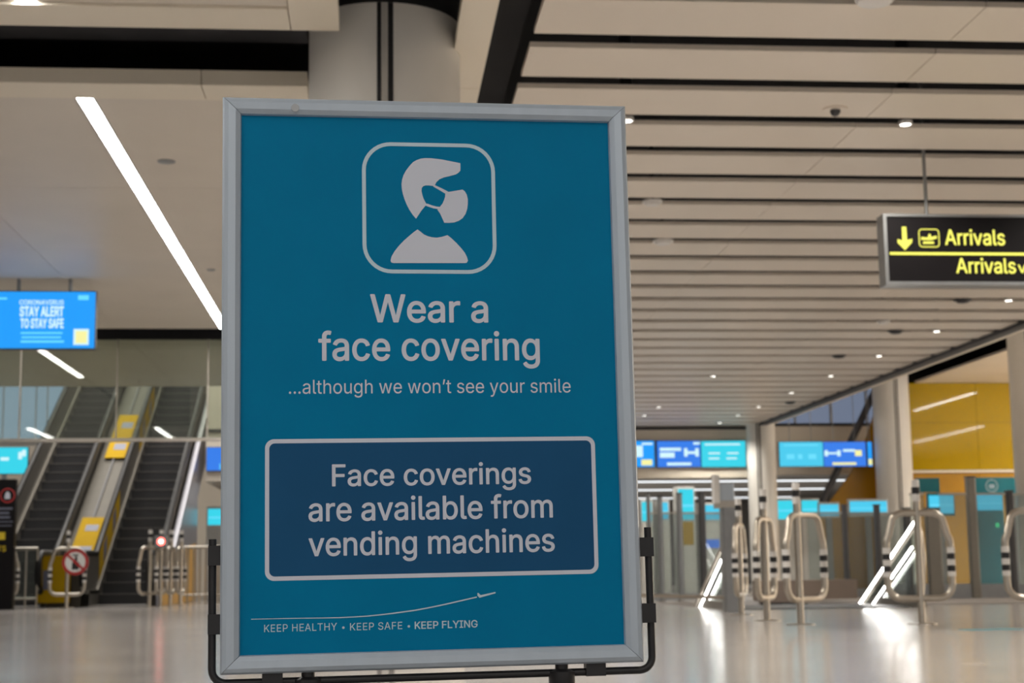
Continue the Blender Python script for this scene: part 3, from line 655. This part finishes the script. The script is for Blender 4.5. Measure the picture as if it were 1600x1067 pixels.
# outer cladding on the right of the right escalator
cl = [(27.3, 0), (32.6, 0), (32.6, .6 + (32.6 - YI) * TA), (YI, .6), (27.3, .6)]
yz(cl, -3.64, -3.55).build('side_cladding', M['truss'], e2)
yz([(32.6, (32.6 - YI) * TA - .4), (38.4, (38.4 - YI) * TA - .4), (38.4, .6 + (38.4 - YI) * TA), (32.6, .6 + (32.6 - YI) * TA)], -3.64, -3.55).build('side_cladding', M['truss'], e2)
yz([(27.32, .005), (32.3, .005), (32.3, 1.15), (29.6, .98), (27.32, .52)], -3.548, -3.538).build('painted_reflection', M['kick'], e2)  # warm reflection on the cladding, painted as an orange-yellow sheet
yz([(27.3, 0), (28.9, 0), (38.4, (38.4 - 28.9) * TA), (38.4, .6 + (38.4 - YI) * TA), (YI, .6), (27.3, .6)], -6.80, -6.72).build('side_cladding', M['truss'], e1)

# ------------------------------------------------------------------ down escalator on the right with lit balustrades
de = thing('down_escalator', 'escalator going down through the floor with bright light tubes along its glass sides', 'escalator', (4.7, 17.5, 0))
TD = .443
def dz(y, z): return z - max(0, y - 19) * TD
for x in (4.39, 6.715):
    MB().prism([(x - .008, 18.95, .10), (x - .008, 19, .10), (x - .008, 22.6, dz(22.6, .10)), (x - .008, 22.6, dz(22.6, 1.0)), (x - .008, 19, 1.0), (x - .008, 18.95, 1.0)], (.016, 0, 0)).build('balustrade', M['clear'], de)
    MB().tube([(x, 19.0, .12), (x, 18.9, .3), (x, 18.86, .62), (x, 18.9, .9), (x, 19.0, 1.03), (x, 22.6, dz(22.6, 1.04))], .03, 10).build('handrail', M['satin'], de, True)
    MB().box(x - .05, x + .05, 18.95, 20.88, 0, .10).build('skirt', M['steel'], de)
    xo = x - .03
    if x > 5: MB().tube([(xo, 19.0, 1.055), (xo, 22.6, dz(22.6, 1.055))], .016, 8).build('light_tube', M['led'], de, True)
    MB().tube([(xo - .02, 19.1, dz(19.1, .779 if x > 5 else .815)), (xo - .02, 22.6, dz(22.6, .779 if x > 5 else .815))], .012, 8).build('light_tube', M['led'], de, True)
for i in range(10):
    y = 19.2 + .4 * i; z = -max(0, i - 4) * .2
    MB().box(4.46, 6.64, y, y + .395, z - .3 if i > 4 else .001, z + .012 if i <= 4 else z).build('step', M['step'], de)
for a in ((HX0 - .0, HX0 + .04, HY0, HY1, -3, -.26), (HX1 - .04, HX1, HY0, HY1, -3, -.26)): MB().box(*a).build('pit_wall', M['wall_grey'], de)
plx0, plx1, _, pz1 = span(1185, 1338, 905, 948, 24.52)
pt = thing('plinth', 'low brown plinth with a black toe kick behind the striped barriers', 'plinth', ((plx0 + plx1) / 2, 24.7, 0))
MB().box(plx0, plx1, 24.46, 24.9, -.03, .31).build('body', M['plinth'], pt)
MB().box(plx0 + .02, plx1 - .38, 24.44, 24.49, -.30, -.03).build('toe_kick', M['jet'], pt)

# ================================================================== STRIPED HOOP BARRIERS
bar0 = None
def barrier(x, y, rz, label, hoop=True):
    global bar0
    if bar0 is not None: return dup(bar0, (x, y, 0), math.radians(rz), label)
    t = bar0 = thing('hoop_barrier', label, 'barrier', (x, y, 0), math.radians(rz), world=False)
    MB().lathe([(.13, 0), (.13, .006), (.05, .012), (.05, .002)], 28).build('base_flange', M['satin'], t, True)
    MB().lathe([(.031, .005), (.031, 1.245)], 16).build('post', M['satin'], t, True)
    sl = MB().lathe([(.0345, 1.07), (.0345, 1.25), (.028, 1.262)], 16).build('top_sleeve', M['white'], t, True)
    MB().lathe([(.0365, 1.135), (.0365, 1.195)], 16).build('black_band', M['jet'], sl, True)
    pth = []
    for cx, cz, a0_, a1_, r in ((.12, .97 - .12, 90, 34, .12), (.28 - .14, .69, 34, 0, .14), (.28 - .12, .22 + .12, 0, -90, .12)):
        pth += [(cx + r * math.cos(math.radians(a0_ + (a1_ - a0_) * i / 5)), 0, cz + r * math.sin(math.radians(a0_ + (a1_ - a0_) * i / 5))) for i in range(6)]
    pth += [(-a, b, c) for a, b, c in pth[::-1]]
    MB().tube(pth, .030, 12, True).build('hoop', M['satin'], t, True)
    for s in (-1, 1):
        sl = MB().lathe([(.034, .41), (.034, .665)], 16, (s * .28, 0, 0)).build('striped_sleeve', M['white'], t, True)
        for zb in (.455, .56): MB().lathe([(.036, zb), (.036, zb + .052)], 16, (s * .28, 0, 0)).build('black_band', M['jet'], sl, True)
    return t
barrier(4.796, 13.58, -8, 'striped hoop barrier square-on at the right, in front of the white light tubes')
b3 = barrier(3.80, 13.9, 38, 'striped hoop barrier left of the light tubes, widest of a row of three')
for ch in b3.children:
    if ch.name.startswith(('hoop', 'striped')): ch.location.x += .10
barrier(3.786, 15.05, 59, 'narrow edge-on striped hoop barrier in the middle of a row of three')
barrier(4.02, 17.1, 66, 'striped hoop barrier beside the grey steel post, farthest of a row of three')
barrier(5.76, 13.3, -6, 'striped hoop barrier cut by the right edge of the picture')
b1 = barrier(-5.0, 27.0 - .35, 0, 'striped hoop barrier carrying the round red no-trolley sign')
barrier(-6.08, 26.65, 0, 'striped hoop barrier half hidden by the black totem')
barrier(-3.66, 26.6, 58, 'leftmost striped hoop barrier before the right escalator')
barrier(-3.50, 26.75, 83, 'edge-on striped hoop barrier before the right escalator, second from left')
barrier(-3.36, 26.95, 84, 'edge-on striped hoop barrier before the right escalator, third from left')
barrier(-3.21, 27.1, 84, 'edge-on striped hoop barrier before the right escalator, nearest the poster')
# round sign on the left barrier
q = at_y(117.5, 878, 26.58)
rs = thing('round_sign', 'round white sign with a red ring and slash over a black trolley', 'sign', (q.x, 26.6, q.z))
RP = Plane((q.x, 26.585, q.z), (1, 0, 0), (0, 0, 1))
MB().prism([RP.p(a, b, -.012) for a, b in circ(0, 0, .215)], RP.n * .012).build('disc', M['signwhite'], rs)
ringpoly(RP, circ(0, 0, .215), circ(0, 0, .165), .002).build('red_ring', M['red'], rs)
flat(RP, [[(-.055, -.125), (.055, -.125), (.07, -.02), (.02, .02), (-.05, -.005)], [(-.01, .02), (.035, .02), (.03, .10), (-.005, .10)], rect(-.05, .05, .105, .125)], .002).build('trolley_symbol', M['jet'], rs)
flat(RP, [[(-.15, .11), (-.12, .14), (.15, -.11), (.12, -.14)]], .004).build('red_slash', M['red'], rs)
# red lamp among the barriers
q = at_y(252, 846, 26.5)
rl = thing('stop_lamp', 'small glowing red stop lamp among the barriers before the right escalator', 'lamp', (q.x, 26.5, 0))
MB().lathe([(.02, 0), (.02, q.z)], 10, (q.x, 26.55, 0)).build('pole', M['satin'], rl)
MB().bevbox(q.x - .11, q.x + .11, 26.47, 26.56, q.z - .10, q.z + .10, .015).build('housing', M['greysteel'], rl)
LP = Plane((q.x, 26.468, q.z), (1, 0, 0), (0, 0, 1))
flat(LP, [circ(0, 0, .062)], 0).build('red_lens', M['redled'], rl)
flat(LP, [circ(0, 0, .024)], .002).build('hot_spot', M['lens'], rl)

# ================================================================== LEFT TOTEM, FENCES
tx1 = at_y(22, 850, 26).x; tz = 2.08
to = thing('totem', 'tall black information totem with a red ringed symbol at the left edge', 'totem', (tx1 - .33, 26.07, 0))
MB().bevbox(tx1 - .66, tx1, 26, 26.14, .0, tz, .008).build('body', M['sign_black'], to)
TP = Plane((tx1, 26, 0), (1, 0, 0), (0, 0, 1))
def tpx(x, y): return TP.px(x * .2062, 740 + y * .2062)
c = tpx(58, 165)
ringpoly(TP, circ(*c, .118), circ(*c, .098), .002).build('red_ring', M['red'], to)
flat(TP, [[(c[0] - .045, c[1] - .055), (c[0] + .04, c[1] - .055), (c[0] + .04, c[1] + .02), (c[0] + .01, c[1] + .06), (c[0] - .02, c[1] + .06), (c[0] - .045, c[1])]], .002).build('hand_symbol', M['print'], to)
lines = []
for y, xe in ((262, 95), (296, 70), (328, 76)): a, b = tpx(xe, y + 10); lines.append(rect(-.60, a, b, b + .034))
for y, xe in ((362, 100), (392, 88)): a, b = tpx(xe, y + 5); lines.append(rect(-.60, a, b, b + .016))
flat(TP, lines, .002).build('small_print', M['slate'], to)
a, b = tpx(22, 500); flat(TP, [rect(a - .09, a + .035, b, b + .12)], .002).build('lift_symbol', M['amber'], to)
(a, b), (a2, b2) = tpx(-20, 588), tpx(46, 545); letters(TP, 'TS', a, a2, b, b2 - b, .002, 'lettering', M['amber'], to, .02)
def fence(label, xa, xb, Y, zt, n, bar='post', glassy=True, name='steel_fence'):
    t = thing(name, label, 'fence', ((xa + xb) / 2, Y, 0))
    MB().tube([(xa, Y, zt), (xb, Y, zt)], .025, 8).build('top_rail', M['satin'], t)
    MB().tube([(xa, Y, .16), (xb, Y, .16)], .018, 8).build('bottom_rail', M['satin'], t)
    for i in range(n):
        x = xa + (xb - xa) * i / (n - 1); MB().tube([(x, Y, 0), (x, Y, zt)], .016, 8).build('bar', M['satin'], t)
    if glassy: MB().box(xa, xb, Y + .02, Y + .03, .18, zt - .04).build('pane', M['gateglass'], t)
fence('low steel and glass gate closing off the left escalator', -6.65, -5.55, 26.95, .98, 7)
fence('grey railing of thin upright bars beside the poster frame', -3.38, -2.2, 28.6, 1.0, 12, glassy=False, name='railing')

# ================================================================== GATE LINE (glass, steel posts, kiosks)
def gate_post(px0, px1, y_top, Y, label, m='greysteel'):
    a = at_y(px0, 850, Y).x; b = at_y(px1, 850, Y).x; z = at_y((px0 + px1) / 2, y_top, Y).z
    t = thing('gate_post', label, 'post', ((a + b) / 2, Y, 0))
    MB().bevbox(a, b, Y - .06, Y + .06, .012, z, min(.02, (b - a) / 4)).build('body', M[m], t)
    MB().box(a - .002, b + .002, Y - .07, Y + .07, z, z + .02).build('cap', M['dark'], t)
    MB().box(a - .002, b + .002, Y - .08, Y + .08, .0, .014).build('foot_plate', M['steel'], t)
    return a, b, z
def gate_pane(px0, px1, yt, yb, Y, label, m='gateglass'):
    a = at_y(px0, 850, Y).x; b = at_y(px1, 850, Y).x; z1 = at_y((px0 + px1) / 2, yt, Y).z; z0 = max(.02, at_y((px0 + px1) / 2, yb, Y).z)
    t = thing('glass_gate', label, 'glass panel', ((a + b) / 2, Y, z0))
    MB().box(a, b, Y - .006, Y + .006, z0 + .03, z1 - .03).build('pane', M[m], t)
    MB().box(a, b, Y - .02, Y + .02, z1 - .03, z1).build('top_rail', M['satin'], t); MB().box(a, b, Y - .03, Y + .03, .012, z0 + .03).build('bottom_rail', M['greysteel'], t)
YG = 23.6
gp = [(1012, 1017, 772), (1029, 1036, 776), (1059, 1067, 772), (1093, 1103, 770)]
for (a, b, y), s in zip(gp, ('grey gate post nearest the right side of the poster frame', 'grey gate post second from the poster frame', 'grey gate post third from the poster frame', 'dark gate post left of the post with the white sensor head')): gate_post(a, b, y, 25.2, s, 'dark' if a > 1090 else 'greysteel')
for (a, b), s in zip(((1017.5, 1028.5), (1036.5, 1058.5), (1067.5, 1092.5), (1103.5, 1150)), ('narrow tinted glass gate next to the poster frame', 'tinted glass gate second from the poster frame', 'tinted glass gate in front of the yellow panel', 'tinted glass gate left of the striped barriers')): gate_pane(a, b, 800, 930, 25.2, s)
rp = [(1318, 1325, 790, 'dark slim gate post under the royal blue screen'), (1368, 1376, 790, 'dark slim gate post below the round column'), (1413, 1424, 795, 'dark gate post behind the square-on hoop barrier'), (1448, 1470, 795, 'broad steel gate cabinet behind the square-on hoop barrier'), (1514, 1528, 746, 'tall steel gate post left of the teal panel'), (1576, 1586, 768, 'dark gate post right of the teal panel')]
for a, b, y, s in rp: gate_post(a, b, y, 25.2 if a < 1330 else YG, s, 'dark' if 'dark' in s else 'steel')
for a, b, s in ((1262, 1317, 'clear glass gate behind the widest of the three barriers'), (1326, 1367, 'clear glass gate left of the light tubes'), (1377, 1412, 'clear glass gate behind the light tubes'), (1425, 1447, 'narrow clear glass gate beside the steel cabinet'), (1471, 1513, 'clear glass gate right of the square-on barrier'), (1529, 1575, 'clear glass gate in front of the teal panel'), (1587, 1660, 'clear glass gate at the right picture edge')):
    gate_pane(a, b, 770 if a > 1420 else 800, 915 if a > 1370 else 925, YG if a > 1370 else 25.2, s)
# kiosks with cyan displays behind the gates
def kiosk(x0, x1, y0, y1, label, face='cyan', Y=29.5, body='kiosk', extra=None, slim=False):
    a, b, z0, z1 = span(x0, x1, y0, y1, Y)
    t = thing('gate_kiosk', label, 'kiosk', ((a + b) / 2, Y + .15, 0))
    MB().bevbox(a - .03, b + .03, Y + .006, Y + (.1 if slim else .4), z0 - .05 if slim else 0.0, z1 + .05, .02).build('cabinet', M[body], t)
    if slim: MB().box((a + b) / 2 - .06, (a + b) / 2 + .06, Y + .02, Y + .09, 0, z0 - .05).build('stand', M['greysteel'], t)
    MB().box(a, b, Y - .002, Y + .006, z0, z1).build('display', M[face], t)
    MB().box(a, b, Y - .008, Y - .002, z0 + (z1 - z0) * .42, z0 + (z1 - z0) * .5).build('display_band', M['scr_pale'], t)
    if extra:
        for m, ya, yb, nm in extra:
            _, _, c, d = span(x0, x1, ya, yb, Y); MB().box(a + .02 if m != 'green' else b - .16, b - .02 if m != 'green' else b - .09, Y - .004, Y + .006, c, d).build(nm, M[m], t)
kiosk(1003, 1018, 784, 814, 'kiosk with a cyan display beside the poster frame')
kiosk(1029, 1044, 785, 811, 'kiosk with a dim cyan display, second from the poster frame', 'dimcyan')
kiosk(1060, 1084, 764, 812, 'taller kiosk with a cyan display above a yellow panel', 'cyan', extra=[('sticker', 815, 851, 'yellow_panel')])
kiosk(1098, 1124, 789, 812, 'kiosk with a dim cyan display and a small blue panel under it', 'dimcyan', extra=[('royal', 843, 856, 'blue_panel')])
kiosk(325, 352, 795, 820, 'kiosk with a cyan display between the railing and the poster frame', 'cyan', 34.0)
kiosk(1211, 1244, 782, 811, 'kiosk with a bright cyan display right of the slim column', 'cyan', 34.5)
kiosk(1253, 1279, 782, 808, 'kiosk with a bright cyan display behind the tallest barrier post', 'cyan', 34.5)
kiosk(1281, 1310, 788, 805, 'kiosk with a low cyan display left of the yellow stair side', 'dimcyan', 33.5, slim=True)
kiosk(1328, 1386, 783, 803, 'wide kiosk display below the round column', 'dimcyan', 32.5, slim=True)
kiosk(1452, 1490, 774, 802, 'kiosk with a cyan display below the small teal header', 'dimcyan', 30, 'tealpanel', slim=True)
kiosk(1527, 1566, 773, 797, 'kiosk with a cyan display under the large teal panel', 'dimcyan', 30, 'tealpanel', extra=[('tealpanel', 806, 848, 'teal_panel'), ('green', 817, 824, 'green_lamp')])
for x0, x1, y0, y1, s, logo in ((1432, 1468, 747, 769, 'small teal header panel above the gates beside the round column', False), (1511, 1588, 746, 772, 'large teal header panel with a white round emblem above the gates', True)):
    a, b, z0, z1 = span(x0, x1, y0, y1, 30.6)
    t = thing('header_panel', s, 'sign', ((a + b) / 2, 30.6, 0)); MB().box(a, b, 30.6, 30.68, z0, z1).build('panel', M['tealpanel'], t)
    MB().box(a, a + .05, 30.62, 30.66, 0, z0).box(b - .05, b, 30.62, 30.66, 0, z0).build('support', M['greysteel'], t)
    if logo:
        pp = Plane(((a + b) / 2, 30.6, (z0 + z1) / 2), (1, 0, 0), (0, 0, 1)); ringpoly(pp, circ(0, 0, .13), circ(0, 0, .11), .003).build('emblem_ring', M['paleprint'], t); flat(pp, [rect(-.06, .06, -.05, .03)], .003).build('emblem', M['paleprint'], t)
# steel post with white sensor head
sp = thing('sensor_post', 'grey steel post carrying a white sensor box, left of the barriers', 'post', (4.16, 18.3, 0))
a = at_y(1129, 880, 18.3).x; b = at_y(1155, 880, 18.3).x; z = at_y(1142, 793, 18.3).z
MB().bevbox(a, b, 18.22, 18.4, 0, z, .02).build('post', M['greysteel'], sp)
hx0, hx1, hz0, hz1 = span(1114, 1141, 742, 786, 18.25)
MB().box(hx0, hx0 + .07, 18.20, 18.32, hz0, hz1).build('sensor_panel', M['white'], sp); MB().bevbox(hx0 + .07, hx1 + .04, 18.22, 18.34, hz0 + .03, hz1 - .10, .01).build('sensor_box', M['alu'], sp)
MB().box(hx0 + .02, b, 18.26, 18.34, z - .01, hz0 + .05).build('bracket', M['satin'], sp)
ra = thing('guard_rail', 'thin grey guard rail running from the poster frame to the sensor post', 'rail', (3.6, 18.3, 0))
q0 = at_y(985, 924, 18.3)
MB().tube([(q0.x, 18.3, .21), (a, 18.3, .17)], .02, 8).build('rail', M['satin'], ra); MB().tube([(q0.x + .1, 18.3, 0), (q0.x + .1, 18.3, .2)], .02, 8).build('foot', M['satin'], ra)
# yellow stair side and dark brace under the right screens
ypts = [(1365, 650), (1352, 690), (1330, 740), (1292, 790), (1268, 832), (1262, 880), (1410, 880), (1410, 650)]
st = thing('stair_side', 'yellow stair side with a sloping edge left of the round column', 'stairs', (12, 36.9, 0))
MB().prism([tuple(at_y(x, y, 36.9)) for x, y in ypts[:5]] + [(at_y(1262, 880, 36.9).x, 36.9, 0), (at_y(1405, 880, 36.9).x, 36.9, 0), tuple(at_y(1405, 650, 36.9))], (0, .1, 0)).build('side_panel', M['orange'], st)
MB().tube([tuple(at_y(1374, 596, 36.85)), tuple(at_y(1276, 803, 36.85)), (at_y(1268, 820, 36.85).x, 36.85, 0)], .085, 8).build('brace', M['dark'], st)
# strip lights of the far room, running across
for i, (y, yy) in enumerate(((42.5, 756), (47, 770), (52.5, 782))):
    t = thing('far_strip_light', ('nearest', 'middle', 'farthest')[i] + ' of three white strip lights across the ceiling of the far room', 'ceiling light', (6, y, 2.9))
    MB().box(-3, 13.2 + i * .6, y, y + .32, 2.88, 2.90).build('diffuser', M['farstrip'], t); MB().box(-3, 13.2 + i * .6, y - .02, y + .34, 2.90, 2.945).build('channel', M['white'], t)
for i, (x, y) in enumerate(((1525, 984), (1572, 983))):
    p = at_z(x, y, 0); o = MB().lathe([(.14, .0005), (.14, .002)], 20, (0, 0, 0)).build('floor_sticker', M['tealpanel']); o.location = (p.x, p.y, 0)
    tag(o, ('left', 'right')[i] + ' of two small teal stickers on the floor near the right edge', 'sticker')
